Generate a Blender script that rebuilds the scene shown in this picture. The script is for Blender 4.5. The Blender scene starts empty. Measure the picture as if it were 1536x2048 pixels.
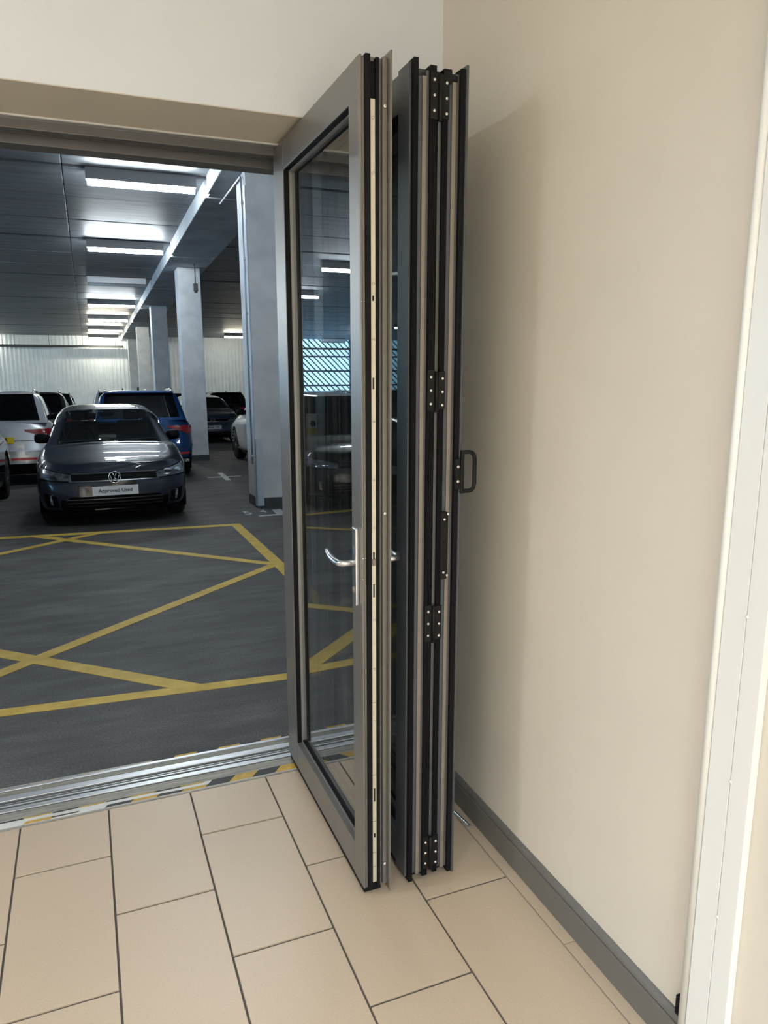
import bpy, bmesh, math, random
from mathutils import Vector, Matrix
random.seed(7)
SC = bpy.context.scene
COL = SC.collection
PI = math.pi

# ------------------------------------------------------------------ camera
F_PX, EYE = 1470.0, 1.66
PITCH = math.atan(289 / F_PX)
YAW = math.atan(608 / (F_PX / math.cos(PITCH)))
cam_d = bpy.data.cameras.new('camera'); cam = bpy.data.objects.new('camera', cam_d); COL.objects.link(cam)
cam_d.sensor_fit = 'VERTICAL'; cam_d.sensor_height = 36.0; cam_d.lens = 36.0 * F_PX / 2048.0
cam_d.clip_start = 0.02; cam_d.clip_end = 300
cam.location = (0, 0, EYE)
cam.rotation_euler = (PI / 2 - PITCH, 0, -YAW)
SC.camera = cam

# ------------------------------------------------------------------ world / exposure
w = bpy.data.worlds.new('world'); SC.world = w; w.use_nodes = True
bg = w.node_tree.nodes['Background']; bg.inputs[0].default_value = (0.36, 0.68, 1.0, 1); bg.inputs[1].default_value = 3.6
SC.view_settings.view_transform = 'Standard'; SC.view_settings.look = 'None'
SC.view_settings.exposure = 0.2; SC.view_settings.gamma = 1.0; SC.view_settings.use_curve_mapping = False

ROOM_FILL = 47.0       # base watts of each fill panel added over the room
TUBE = 105.0            # emission of the fluorescent tubes in the car park

# ------------------------------------------------------------------ materials
def mat(name, col, rough=0.5, metal=0.0, noise=0.0, nscale=20.0, bump=0.0, bscale=60.0, spec=0.5, emis=None, estr=0.0,
        coat=0.0, stretch=None, col2=None, detail=5.0):
    m = bpy.data.materials.new(name); m.use_nodes = True
    nt = m.node_tree; b = nt.nodes['Principled BSDF']
    b.inputs['Base Color'].default_value = (*col, 1); b.inputs['Roughness'].default_value = rough
    b.inputs['Metallic'].default_value = metal; b.inputs['Specular IOR Level'].default_value = spec
    if coat: b.inputs['Coat Weight'].default_value = coat; b.inputs['Coat Roughness'].default_value = 0.03
    if emis: b.inputs['Emission Color'].default_value = (*emis, 1); b.inputs['Emission Strength'].default_value = estr
    if noise or bump:
        tc = nt.nodes.new('ShaderNodeTexCoord'); mp = nt.nodes.new('ShaderNodeMapping')
        nt.links.new(tc.outputs['Object'], mp.inputs[0])
        if stretch: mp.inputs['Scale'].default_value = stretch
    if noise:
        n = nt.nodes.new('ShaderNodeTexNoise'); n.inputs['Scale'].default_value = nscale; n.inputs['Detail'].default_value = detail
        nt.links.new(mp.outputs[0], n.inputs['Vector'])
        mx = nt.nodes.new('ShaderNodeMix'); mx.data_type = 'RGBA'
        rp = nt.nodes.new('ShaderNodeMapRange'); rp.inputs[1].default_value = 0.3; rp.inputs[2].default_value = 0.7
        nt.links.new(n.outputs['Fac'], rp.inputs[0]); nt.links.new(rp.outputs[0], mx.inputs['Factor'])
        c2 = col2 if col2 else tuple(c * (1 + noise) for c in col)
        mx.inputs['A'].default_value = (*(c * (1 - noise) for c in col), 1) if not col2 else (*col, 1)
        mx.inputs['B'].default_value = (*c2, 1)
        nt.links.new(mx.outputs['Result'], b.inputs['Base Color'])
    if bump:
        n2 = nt.nodes.new('ShaderNodeTexNoise'); n2.inputs['Scale'].default_value = bscale; n2.inputs['Detail'].default_value = 4
        nt.links.new(mp.outputs[0], n2.inputs['Vector'])
        bp = nt.nodes.new('ShaderNodeBump'); bp.inputs['Strength'].default_value = bump; bp.inputs['Distance'].default_value = 0.01
        nt.links.new(n2.outputs['Fac'], bp.inputs['Height']); nt.links.new(bp.outputs[0], b.inputs['Normal'])
    return m

def glass_mat(name, tint, boost=1.5, f0=0.04, rough=0.0, refl=(0.95, 0.97, 1.0), dirt=0.0):
    m = bpy.data.materials.new(name); m.use_nodes = True; nt = m.node_tree; nt.nodes.clear()
    out = nt.nodes.new('ShaderNodeOutputMaterial'); mix = nt.nodes.new('ShaderNodeMixShader')
    tr = nt.nodes.new('ShaderNodeBsdfTransparent'); tr.inputs[0].default_value = (*tint, 1)
    gl = nt.nodes.new('ShaderNodeBsdfGlossy'); gl.inputs['Roughness'].default_value = rough; gl.inputs['Color'].default_value = (*refl, 1)
    lw = nt.nodes.new('ShaderNodeLayerWeight'); lw.inputs['Blend'].default_value = 0.5
    pw = nt.nodes.new('ShaderNodeMath'); pw.operation = 'POWER'; pw.inputs[1].default_value = 5.0
    ma = nt.nodes.new('ShaderNodeMath'); ma.operation = 'MULTIPLY_ADD'; ma.inputs[1].default_value = boost * (1 - f0); ma.inputs[2].default_value = boost * f0; ma.use_clamp = True
    nt.links.new(lw.outputs['Facing'], pw.inputs[0]); nt.links.new(pw.outputs[0], ma.inputs[0]); nt.links.new(ma.outputs[0], mix.inputs[0])
    nt.links.new(tr.outputs[0], mix.inputs[1]); nt.links.new(gl.outputs[0], mix.inputs[2]); nt.links.new(mix.outputs[0], out.inputs[0])
    if dirt:
        tc = nt.nodes.new('ShaderNodeTexCoord'); mp = nt.nodes.new('ShaderNodeMapping'); mp.inputs['Scale'].default_value = (1, 26, 0.5)
        n = nt.nodes.new('ShaderNodeTexNoise'); n.inputs['Scale'].default_value = 1.6; n.inputs['Detail'].default_value = 6
        rp = nt.nodes.new('ShaderNodeMapRange'); rp.inputs[1].default_value = 0.42; rp.inputs[2].default_value = 0.75; rp.inputs[4].default_value = dirt
        df = nt.nodes.new('ShaderNodeBsdfDiffuse'); df.inputs[0].default_value = (0.7, 0.7, 0.68, 1); m2 = nt.nodes.new('ShaderNodeMixShader')
        nt.links.new(tc.outputs['Object'], mp.inputs[0]); nt.links.new(mp.outputs[0], n.inputs['Vector']); nt.links.new(n.outputs['Fac'], rp.inputs[0])
        nt.links.new(rp.outputs[0], m2.inputs[0]); nt.links.new(mix.outputs[0], m2.inputs[1]); nt.links.new(df.outputs[0], m2.inputs[2]); nt.links.new(m2.outputs[0], out.inputs[0])
    return m

M = {}
M['wall_cream'] = mat('wall_cream', (0.71, 0.65, 0.555), 0.75, noise=0.02, nscale=3, bump=0.05, bscale=220)
M['wall_white'] = mat('wall_white', (0.715, 0.735, 0.765), 0.75, noise=0.015, nscale=3, bump=0.05, bscale=220)
M['soffit'] = mat('soffit', (0.60, 0.55, 0.46), 0.75, noise=0.03, nscale=3)
M['ceil_room'] = mat('ceil_room', (0.8, 0.78, 0.74), 0.8)
M['tile'] = mat('tile', (0.52, 0.405, 0.290), 0.36, noise=0.045, nscale=170, bump=0.03, bscale=420)
M['grout'] = mat('grout', (0.10, 0.085, 0.07), 0.9)
M['grout_pale'] = mat('grout_pale', (0.30, 0.24, 0.18), 0.9)
M['skirting'] = mat('skirting', (0.16, 0.15, 0.135), 0.45)
M['gloss_white'] = mat('gloss_white', (0.86, 0.85, 0.82), 0.35)
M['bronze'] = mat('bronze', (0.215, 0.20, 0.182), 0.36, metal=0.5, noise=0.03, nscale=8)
M['bronze_frame'] = mat('bronze_frame', (0.135, 0.130, 0.130), 0.4, metal=0.4, noise=0.06, nscale=6, stretch=(1, 8, 8))
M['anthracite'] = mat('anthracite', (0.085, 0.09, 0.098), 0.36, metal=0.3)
M['bluegrey'] = mat('bluegrey', (0.10, 0.108, 0.128), 0.4, metal=0.3)
M['taupe_edge'] = mat('taupe_edge', (0.27, 0.235, 0.20), 0.4, metal=0.4)
M['rubber'] = mat('rubber', (0.006, 0.006, 0.007), 0.7, spec=0.2)
M['black_metal'] = mat('black_metal', (0.007, 0.007, 0.007), 0.5, spec=0.25)
M['cream_plate'] = mat('cream_plate', (0.72, 0.66, 0.52), 0.35, metal=0.35)
M['steel'] = mat('steel', (0.62, 0.63, 0.65), 0.25, metal=0.95)
M['screw'] = mat('screw', (0.75, 0.75, 0.75), 0.22, metal=0.8)
M['alu'] = mat('alu', (0.60, 0.61, 0.63), 0.35, metal=0.75, noise=0.16, nscale=5, stretch=(1, 20, 20))
M['alu_dirty'] = mat('alu_dirty', (0.36, 0.34, 0.30), 0.5, metal=0.3, noise=0.25, nscale=9, stretch=(1, 10, 10))
M['dark_gap'] = mat('dark_gap', (0.02, 0.018, 0.016), 0.8)
M['strip_white'] = mat('strip_white', (0.62, 0.61, 0.58), 0.4, noise=0.12, nscale=6)
M['tape_yellow'] = mat('tape_yellow', (0.50, 0.31, 0.045), 0.55, noise=0.2, nscale=25)
M['tape_black'] = mat('tape_black', (0.022, 0.022, 0.022), 0.55, noise=0.3, nscale=25)
M['bead'] = mat('bead', (0.26, 0.25, 0.235), 0.4, metal=0.4)
M['door_glass'] = glass_mat('door_glass', (0.60, 0.62, 0.60), boost=1.9, f0=0.045, dirt=0.04)
M['asphalt'] = mat('asphalt', (0.042, 0.0405, 0.038), 0.62, noise=1, nscale=1.6, col2=(0.086, 0.083, 0.079), bump=0.3, bscale=170, stretch=(1, 1.6, 1), detail=9)
def asphalt_grain(m):
    nt = m.node_tree; b = nt.nodes['Principled BSDF']; src = b.inputs['Base Color'].links[0].from_socket
    tc = nt.nodes.new('ShaderNodeTexCoord')
    def nz(scale, det, st, lo, hi, a, b_):
        mp = nt.nodes.new('ShaderNodeMapping'); mp.inputs['Scale'].default_value = st
        n = nt.nodes.new('ShaderNodeTexNoise'); n.inputs['Scale'].default_value = scale; n.inputs['Detail'].default_value = det
        r = nt.nodes.new('ShaderNodeMapRange'); r.inputs[1].default_value = lo; r.inputs[2].default_value = hi; r.inputs[3].default_value = a; r.inputs[4].default_value = b_
        nt.links.new(tc.outputs['Object'], mp.inputs[0]); nt.links.new(mp.outputs[0], n.inputs['Vector']); nt.links.new(n.outputs['Fac'], r.inputs[0]); return r.outputs[0]
    f1 = nz(95, 3, (1, 1, 1), .3, .7, .55, 1.45); f2 = nz(5, 8, (.35, 1.6, 1), .35, .68, .72, 1.28)
    mu = nt.nodes.new('ShaderNodeMath'); mu.operation = 'MULTIPLY'; nt.links.new(f1, mu.inputs[0]); nt.links.new(f2, mu.inputs[1])
    mx = nt.nodes.new('ShaderNodeVectorMath'); mx.operation = 'SCALE'; nt.links.new(src, mx.inputs[0]); nt.links.new(mu.outputs[0], mx.inputs['Scale'])
    nt.links.new(mx.outputs[0], b.inputs['Base Color'])
M['yellow'] = mat('yellow', (0.50, 0.32, 0.032), 0.6, noise=1, nscale=9, col2=(0.68, 0.47, 0.085), bump=0.2, bscale=90, detail=8)
asphalt_grain(M['asphalt'])
M['white_paint'] = mat('white_paint', (0.42, 0.43, 0.43), 0.6, noise=0.3, nscale=14)
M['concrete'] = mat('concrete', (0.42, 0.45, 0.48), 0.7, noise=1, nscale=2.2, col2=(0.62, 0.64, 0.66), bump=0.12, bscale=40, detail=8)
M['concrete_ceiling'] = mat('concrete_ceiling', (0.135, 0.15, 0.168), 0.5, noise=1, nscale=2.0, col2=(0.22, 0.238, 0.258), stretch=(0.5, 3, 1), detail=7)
M['concrete_dark'] = mat('concrete_dark', (0.05, 0.055, 0.06), 0.7)
M['corner_metal'] = mat('corner_metal', (0.45, 0.50, 0.56), 0.45, metal=0.3)
M['cladding'] = mat('cladding', (0.74, 0.80, 0.83), 0.5, noise=0.06, nscale=2)
M['galv'] = mat('galv', (0.5, 0.52, 0.55), 0.4, metal=0.6)
M['tube_on'] = mat('tube_on', (1, 1, 1), 0.4, emis=(0.86, 0.95, 1.0), estr=TUBE)
M['tube_warm'] = mat('tube_warm', (1, 1, 1), 0.4, emis=(1.0, 0.93, 0.74), estr=TUBE)
M['tube_off'] = mat('tube_off', (0.55, 0.57, 0.6), 0.3)
M['housing'] = mat('housing', (0.16, 0.17, 0.18), 0.5)
M['mesh_metal'] = mat('mesh_metal', (0.10, 0.13, 0.16), 0.6)
M['panel_emit'] = mat('panel_emit', (1, 1, 1), 0.5, emis=(0.95, 0.97, 1.0), estr=2.0)
M['tyre'] = mat('tyre', (0.012, 0.012, 0.013), 0.75)
M['rim_dark'] = mat('rim_dark', (0.10, 0.10, 0.105), 0.3, metal=0.8)
M['rim_silver'] = mat('rim_silver', (0.45, 0.46, 0.48), 0.28, metal=0.9)
M['car_black'] = mat('car_black', (0.003, 0.003, 0.004), 0.5, spec=0.08)
M['car_glass'] = glass_mat('car_glass', (0.62, 0.68, 0.66), boost=1.3)
M['car_glass_dark'] = glass_mat('car_glass_dark', (0.06, 0.065, 0.07), boost=1.6)
M['chrome'] = mat('chrome', (0.8, 0.82, 0.85), 0.12, metal=1.0)
M['lamp_clear'] = mat('lamp_clear', (0.16, 0.18, 0.20), 0.15, metal=0.5, noise=0.8, nscale=16, coat=1.0)
M['lamp_red'] = mat('lamp_red', (0.25, 0.008, 0.014), 0.2, coat=0.8, noise=0.4, nscale=14)
M['reflector_red'] = mat('reflector_red', (0.42, 0.03, 0.03), 0.25)
M['plate_white'] = mat('plate_white', (0.70, 0.73, 0.78), 0.4)
M['plate_yellow'] = mat('plate_yellow', (0.75, 0.52, 0.02), 0.4)
M['ink'] = mat('ink', (0.02, 0.02, 0.025), 0.5)
M['seat_cloth'] = mat('seat_cloth', (0.012, 0.013, 0.014), 0.8)
def paint(name, c, metal=0.15, rough=0.35):
    M[name] = mat(name, c, rough, metal=metal, coat=1.0, spec=0.2); return M[name]
paint('paint_slate', (0.017, 0.021, 0.034)); paint('paint_black', (0.006, 0.008, 0.010)); paint('paint_silver', (0.46, 0.48, 0.52), 0.6)
paint('paint_blue', (0.006, 0.045, 0.15), 0.4); paint('paint_white', (0.62, 0.66, 0.70), 0.0); paint('paint_navy', (0.025, 0.040, 0.065)); paint('paint_charcoal', (0.02, 0.022, 0.025))

# ------------------------------------------------------------------ helpers
class MB:
    def __init__(s): s.v = []; s.f = []; s.sm = []
    def quad(s, *p):
        b = len(s.v); s.v += [tuple(q) for q in p]; s.f.append(tuple(range(b, b + len(p)))); s.sm.append(False); return s
    def box(s, x0, x1, y0, y1, z0, z1):
        b = len(s.v)
        s.v += [(x, y, z) for z in (z0, z1) for y in (y0, y1) for x in (x0, x1)]
        for f in ((0, 2, 3, 1), (4, 5, 7, 6), (0, 1, 5, 4), (2, 6, 7, 3), (0, 4, 6, 2), (1, 3, 7, 5)):
            s.f.append(tuple(b + i for i in f)); s.sm.append(False)
        return s
    def grid(s, rows, smooth=True, closed=False):
        b = len(s.v); n = len(rows[0])
        for r in rows: s.v += [tuple(p) for p in r]
        for i in range(len(rows) - 1):
            for j in range(n if closed else n - 1):
                k = (j + 1) % n
                s.f.append((b + i * n + j, b + i * n + k, b + (i + 1) * n + k, b + (i + 1) * n + j)); s.sm.append(smooth)
        return b, n
    def ring_caps(s, b, n, rows):
        s.f.append(tuple(b + j for j in range(n))[::-1]); s.sm.append(False)
        s.f.append(tuple(b + (rows - 1) * n + j for j in range(n))); s.sm.append(False)
    def tube(s, pts, r, seg=8, rs=None, caps=True):
        pts = [Vector(p) for p in pts]; rows = []
        up = None
        for i, p in enumerate(pts):
            t = (pts[min(i + 1, len(pts) - 1)] - pts[max(i - 1, 0)]).normalized()
            if up is None:
                up = Vector((0, 0, 1)) if abs(t.z) < 0.9 else Vector((1, 0, 0))
            a = t.cross(up).normalized(); c = a.cross(t).normalized(); up = c
            rr = rs[i] if rs else r
            rows.append([p + a * rr * math.cos(2 * PI * k / seg) + c * rr * math.sin(2 * PI * k / seg) for k in range(seg)])
        b, n = s.grid(rows, True, True)
        if caps: s.ring_caps(b, n, len(rows))
        return s
    def lathe_x(s, prof, cx, cy, cz, seg=24):
        rows = [[(cx + x, cy + r * math.cos(2 * PI * k / seg), cz + r * math.sin(2 * PI * k / seg)) for k in range(seg)] for x, r in prof]
        b, n = s.grid(rows, True, True); s.ring_caps(b, n, len(rows)); return s
    def slab(s, poly, h0, h1):
        n = len(poly); b = len(s.v)
        s.v += [(x, y, h0) for x, y in poly] + [(x, y, h1) for x, y in poly]
        s.f.append(tuple(b + i for i in range(n))[::-1]); s.f.append(tuple(b + n + i for i in range(n))); s.sm += [False, False]
        for i in range(n):
            j = (i + 1) % n; s.f.append((b + i, b + j, b + n + j, b + n + i)); s.sm.append(False)
        return s
    def mesh(s, name, m, bevel=0.0):
        me = bpy.data.meshes.new(name); me.from_pydata(s.v, [], s.f); me.update()
        bm = bmesh.new(); bm.from_mesh(me)
        for f, q in zip(bm.faces, s.sm): f.smooth = q
        bmesh.ops.recalc_face_normals(bm, faces=bm.faces[:])
        if bevel:
            ed = [e for e in bm.edges if len(e.link_faces) == 2 and e.calc_face_angle(0) > 0.6]
            bmesh.ops.bevel(bm, geom=ed, offset=bevel, segments=2, profile=0.5, affect='EDGES', clamp_overlap=True)
        bm.to_mesh(me); bm.free()
        me.materials.append(m)
        return me
    def build(s, name, m, parent=None, bevel=0.0):
        o = bpy.data.objects.new(name, s.mesh(name, m, bevel)); COL.objects.link(o)
        if parent: o.parent = parent
        return o

def tag(o, label, cat, group=None, kind=None):
    o['label'] = label; o['category'] = cat
    if group: o['group'] = group
    if kind: o['kind'] = kind
    return o
def empty(name, loc=(0, 0, 0), rot=(0, 0, 0)):
    o = bpy.data.objects.new(name, None); COL.objects.link(o); o.location = loc; o.rotation_euler = rot; o.empty_display_size = 0.1
    return o
def obj(name, me, parent=None):
    o = bpy.data.objects.new(name, me); COL.objects.link(o)
    if parent: o.parent = parent
    return o
def text_mesh(body, size, m, thick=0.001, align='CENTER', shear=0.0):
    c = bpy.data.curves.new('text', 'FONT'); c.body = body; c.size = size; c.extrude = thick; c.align_x = align; c.align_y = 'CENTER'; c.shear = shear; c.resolution_u = 3; c.offset = size * 0.018
    t = bpy.data.objects.new('text', c); COL.objects.link(t)
    dg = bpy.context.evaluated_depsgraph_get(); me = bpy.data.meshes.new_from_object(t.evaluated_get(dg))
    bpy.data.objects.remove(t); bpy.data.curves.remove(c)
    me.materials.clear(); me.materials.append(m); return me
def box(name, m, parent, *b, bevel=0.0): return MB().box(*b).build(name, m, parent, bevel)

# ------------------------------------------------------------------ car park frame (the deck falls away from the door, 1.9 degrees)
SLOPE = math.radians(1.93); PYAW = math.radians(0.45)
PO = Vector((0, 3.05, -0.01)); PR = Matrix.Rotation(-PYAW, 3, 'Z') @ Matrix.Rotation(-SLOPE, 3, 'X')
PROT = PR.to_euler()
def park(x, y, z=0.0): return PO + PR @ Vector((x, y, z))
def meas(x, y): return (x - 0.0079 * y, y)          # measured point -> coordinates along the turned deck
def park_obj(o, x=0, y=0, z=0, rz=0):
    o.location = park(x, y, z); o.rotation_euler = (PR @ Matrix.Rotation(rz, 3, 'Z')).to_euler(); return o
PXL, PXR, PYF, PCEIL = -21.0, 13.0, 39.6, 4.65

# ================================================================== ROOM STRUCTURE
XW, YW, ZS, ZC = 1.245, 2.525, 2.467, 3.1
XL, YB = -3.9, -7.4
# ---- floor of single tiles
floor = tag(box('floor', M['grout'], None, XL - 0.1, XW + 0.1, YB - 0.1, 2.752, -0.12, -0.005), 'beige porcelain tile floor laid in a half bond with dark joints', 'floor', kind='structure')
gx = [-0.325 - 0.3035 * k for k in range(12, 0, -1)] + [-0.325, -0.021, 0.284, 0.588, 0.896, 1.192]
G = 0.0062
tile_cache = {}
def tile(x0, x1, y0, y1, mt='tile'):
    me_key = (round(x1 - x0, 4), round(y1 - y0, 4), mt)
    if me_key not in tile_cache:
        tile_cache[me_key] = MB().box(0, x1 - x0, 0, y1 - y0, -0.008, 0).mesh('tile', M[mt], 0.0012)
    o = obj('tile', tile_cache[me_key], floor); o.location = (x0, y0, 0)
for i in range(len(gx) - 1):
    a, b = gx[i] + G / 2, gx[i + 1] - G / 2
    if b < XL: continue
    a = max(a, XL)
    off = (2.459 if i % 2 == len(gx) % 2 else 2.155)
    ys = [2.750]; y = off
    while y > 2.752: y -= 0.606
    while y > YB: ys.append(y); y -= 0.606
    ys.append(YB)
    for j in range(len(ys) - 1):
        if ys[j] - ys[j + 1] > 0.02: tile(a, b, ys[j + 1] + 0.0042, ys[j] - (0.0042 if j else 0))
box('joint_strip', M['grout_pale'], floor, 1.1895, XW, YB, 2.74, -0.0049, -0.0025)
ys = [2.74, 2.14] + [1.535 - 0.605 * k for k in range(15)] + [YB]
for j in range(len(ys) - 1): tile(1.1945, 1.238, ys[j + 1] + 0.0015, ys[j] - 0.0015)

# ---- walls
def wall(name, m, label, *b): return tag(box(name, m, None, *b), label, 'wall', kind='structure')
wall('wall_right', M['wall_cream'], 'plain cream painted wall beside the folded doors', XW, XW + 0.16, YB - 0.1, 3.05, -0.12, ZC + 0.1)
wall('wall_front', M['wall_white'], 'off-white wall above the wide door opening', XL - 0.1, XW, YW, 3.05, ZS, 5.2)
box('soffit_board', M['soffit'], bpy.data.objects['wall_front'], XL, XW - 0.001, YW + 0.001, 2.843, ZS - 0.003, ZS + 0.001)
box('bead_strip', M['strip_white'], bpy.data.objects['wall_front'], XL, XW - 0.001, 2.836, 2.846, ZS - 0.008, ZS)
wall('wall_left', M['wall_cream'], 'cream side wall of the room away from the folded doors', XL - 0.16, XL, YB - 0.1, 3.05, -0.12, ZC + 0.1)
wall('wall_back', M['wall_cream'], 'cream wall behind the viewer', XL - 0.16, XW + 0.16, YB - 0.16, YB, -0.12, ZC + 0.1)
wall('wall_front_pier', M['wall_cream'], 'cream pier at the far jamb of the opening', XL - 0.1, -2.6, YW, 3.05, -0.12, ZS)
tag(box('ceiling', M['ceil_room'], None, XL - 0.16, XW + 0.16, YB - 0.16, YW, ZC, ZC + 0.12), 'plain white ceiling of the room', 'ceiling', kind='structure')
# ---- skirting board
sk = tag(box('baseboard_right', M['skirting'], None, 1.229, XW, 1.128, 2.84, 0, 0.088, bevel=0.002), 'dark grey moulded skirting board along the cream wall', 'skirting board', kind='structure')
prof = [(1.232, 0.090), (1.2305, 0.094), (1.2325, 0.103), (1.237, 0.109), (1.2395, 0.113), (XW, 0.114), (XW, 0.090)]
mb = MB(); b, n = mb.grid([[(x, yy, z) for x, z in prof] for yy in (1.128, 2.84)], False, True); mb.ring_caps(b, n, 2); mb.build('moulding', M['skirting'], sk)
box('groove', M['rubber'], sk, 1.2335, XW, 1.128, 2.84, 0.0879, 0.0905)
# ---- white door casing in the near part of the right wall
tr = tag(empty('trim_1', (XW, 1.06, 0)), 'white painted door casing standing on the cream wall', 'door casing', kind='structure')
def tb(name, m, *b, bevel=0.0):
    o = MB().box(b[0] - XW, b[1] - XW, b[2] - 1.06, b[3] - 1.06, b[4], b[5]).build(name, m, tr, bevel); return o
tb('casing_board', M['gloss_white'], 1.226, XW, 1.050, 1.108, 0, ZC, bevel=0.0015)
tb('casing_board', M['gloss_white'], 1.2255, XW, 1.000, 1.0485, 0, ZC, bevel=0.0015)
mb = MB(); mb.tube([(-0.014, 0.060, 0), (-0.014, 0.060, ZC)], 0.011, 12); mb.build('bead', M['gloss_white'], tr)
for z in (0.46, 0.79, 1.16, 1.62):
    mb = MB(); mb.lathe_x([(-0.0215, 0.001), (-0.021, 0.0035), (-0.018, 0.004)], 0, -0.012, z, 10); mb.build('filled_nail', M['gloss_white'], tr)
tag(box('cable_clip', M['rubber'], None, 1.229, XW, 1.131, 1.146, 0.116, 0.168, bevel=0.002), 'small black clip on the wall where skirting meets casing', 'clip')

# ---- fill panels added to light the room and its front wall (out of view)
def panel(x, y, sx, sy, e, lab, col=(0.725, 0.865, 1.0)):
    p = tag(empty('fill_panel', (x, y, ZC)), lab, 'fill light', 'added fill panels of the room')
    MB().box(-sx / 2, sx / 2, -sy / 2, sy / 2, -0.012, 0).build('frame', M['gloss_white'], p)
    MB().box(-sx / 2 + .02, sx / 2 - .02, -sy / 2 + .02, sy / 2 - .02, -0.016, -0.0125).build('diffuser', M['panel_emit'], p)
    l = bpy.data.lights.new('fill_lamp', 'AREA'); l.shape = 'RECTANGLE'; l.size = sx - .06; l.size_y = sy - .06; l.energy = e; l.color = col; l.spread = math.radians(140)
    o = bpy.data.objects.new('fill_lamp', l); COL.objects.link(o); o.parent = p; o.location = (0, 0, -0.02)
for x, y, e, lab in ((-0.55, 0.35, 0.12, 'added fill panel in the middle of the room before the doors'),
                     (-2.6, -1.2, 0.6, 'added fill panel near the side wall, midway along the room'), (0.15, -1.9, 1.6, 'added fill panel over the door casing'),
                     (-2.6, -4.2, 3.6, 'added fill panel near the side wall, deep in the room'), (0.0, -4.4, 4.4, 'added fill panel deep in the room by the right wall'), (-1.3, -6.4, 4.0, 'added fill panel in front of the back wall')):
    panel(x, y, 0.6, 0.6, ROOM_FILL * e, lab)

dl = tag(empty('downlight', (-2.3, 2.16, ZC)), 'small round recessed downlight in the ceiling by the pier of the opening', 'downlight')
mb = MB(); mb.tube([(0, 0, -.004), (0, 0, 0)], .075, 24); mb.build('rim', M['gloss_white'], dl)
mb = MB(); mb.tube([(0, 0, -.006), (0, 0, -.004)], .055, 24); mb.build('lens', M['panel_emit'], dl)
l = bpy.data.lights.new('downlight_lamp', 'AREA'); l.shape = 'DISK'; l.size = 0.30; l.energy = 42.0; l.color = (0.84, 0.91, 1.0)
o = bpy.data.objects.new('downlight_lamp', l); COL.objects.link(o); o.parent = dl; o.location = (0, 0, -0.012)

# ---- head frame and threshold
XJ = 1.16
hf = tag(empty('trim_2', (0, 2.92, ZS)), 'dark bronze aluminium head frame with running track above the opening', 'door frame', kind='structure')
def hb(name, m, *b, bevel=0.0): return MB().box(b[0], b[1], b[2] - 2.92, b[3] - 2.92, b[4] - ZS, b[5] - ZS).build(name, m, hf, bevel)
hb('frame_face', M['bronze_frame'], -2.6, XW, 2.847, 2.882, 2.424, ZS - .004, bevel=0.002)
hb('frame_lip', M['bronze_frame'], -2.6, XW, 2.845, 2.86, 2.452, ZS - .003, bevel=0.002)
hb('track_channel', M['dark_gap'], -2.6, XW, 2.882, 2.945, 2.442, ZS - .004)
hb('track_rail', M['bronze_frame'], -2.6, XW, 2.908, 2.914, 2.428, 2.443)
hb('frame_outer', M['bronze_frame'], -2.6, XW, 2.945, 3.03, 2.402, ZS - .004, bevel=0.002)
jf = tag(empty('trim_3', (XW, 2.92, 0)), 'dark bronze jamb of the opening behind the folded doors', 'door frame', kind='structure')
MB().box(XJ - XW, -0.001, -0.07, 0.11, 0.02, 2.40).build('jamb', M['bronze_frame'], jf, 0.003)
MB().box(XJ - XW - 0.012, XJ - XW, -0.03, 0.02, 0.02, 2.40).build('gasket', M['rubber'], jf)
jl = tag(empty('trim_4', (-2.6, 2.92, 0)), 'dark bronze jamb on the pier side of the opening', 'door frame', kind='structure')
MB().box(0.001, 0.085, -0.07, 0.11, 0.02, 2.40).build('jamb', M['bronze_frame'], jl, 0.003)

th = tag(empty('threshold', (0, 2.9, 0)), 'ribbed aluminium door threshold with worn yellow and black hazard tape', 'threshold', kind='structure')
def tbx(name, m, y0, y1, z0, z1, x0=-2.6, x1=XW - 0.001, bevel=0.0): return MB().box(x0, x1, y0 - 2.9, y1 - 2.9, z0, z1).build(name, m, th, bevel)
tbx('base', M['alu_dirty'], 2.752, 3.075, -0.10, -0.006)
tbx('edge_strip', M['alu_dirty'], 2.7525, 2.760, -0.006, 0.002)
tbx('edge_joint', M['dark_gap'], 2.760, 2.763, -0.006, -0.002)
tbx('tape_strip', M['strip_white'], 2.763, 2.806, -0.006, 0.003, bevel=0.001)
tbx('ribbed_bed', M['dark_gap'], 2.806, 2.862, -0.006, -0.001)
for k in range(7): tbx('rib', M['alu_dirty'], 2.8085 + k * 0.0078, 2.8135 + k * 0.0078, -0.002, 0.0035)
tbx('inner_rail', M['alu'], 2.868, 2.894, -0.006, 0.006, bevel=0.0015)
tbx('track_slot', M['dark_gap'], 2.894, 2.950, -0.006, -0.005)
tbx('track_slot', M['dark_gap'], 2.860, 2.868, -0.006, 0.000)
tbx('centre_rail', M['alu'], 2.914, 2.922, -0.006, 0.002, bevel=0.001)
tbx('centre_rail', M['alu'], 2.932, 2.936, -0.006, 0.001)
tbx('outer_rail', M['alu'], 2.950, 2.985, -0.006, 0.006, bevel=0.002)
tbx('ribbed_bed', M['dark_gap'], 2.985, 3.030, -0.006, -0.004)
for k in range(4): tbx('rib', M['alu_dirty'], 2.990 + k * 0.010, 2.9945 + k * 0.010, -0.006, 0.001)
tbx('outer_edge', M['alu'], 3.030, 3.046, -0.006, 0.004, bevel=0.002)
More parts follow.
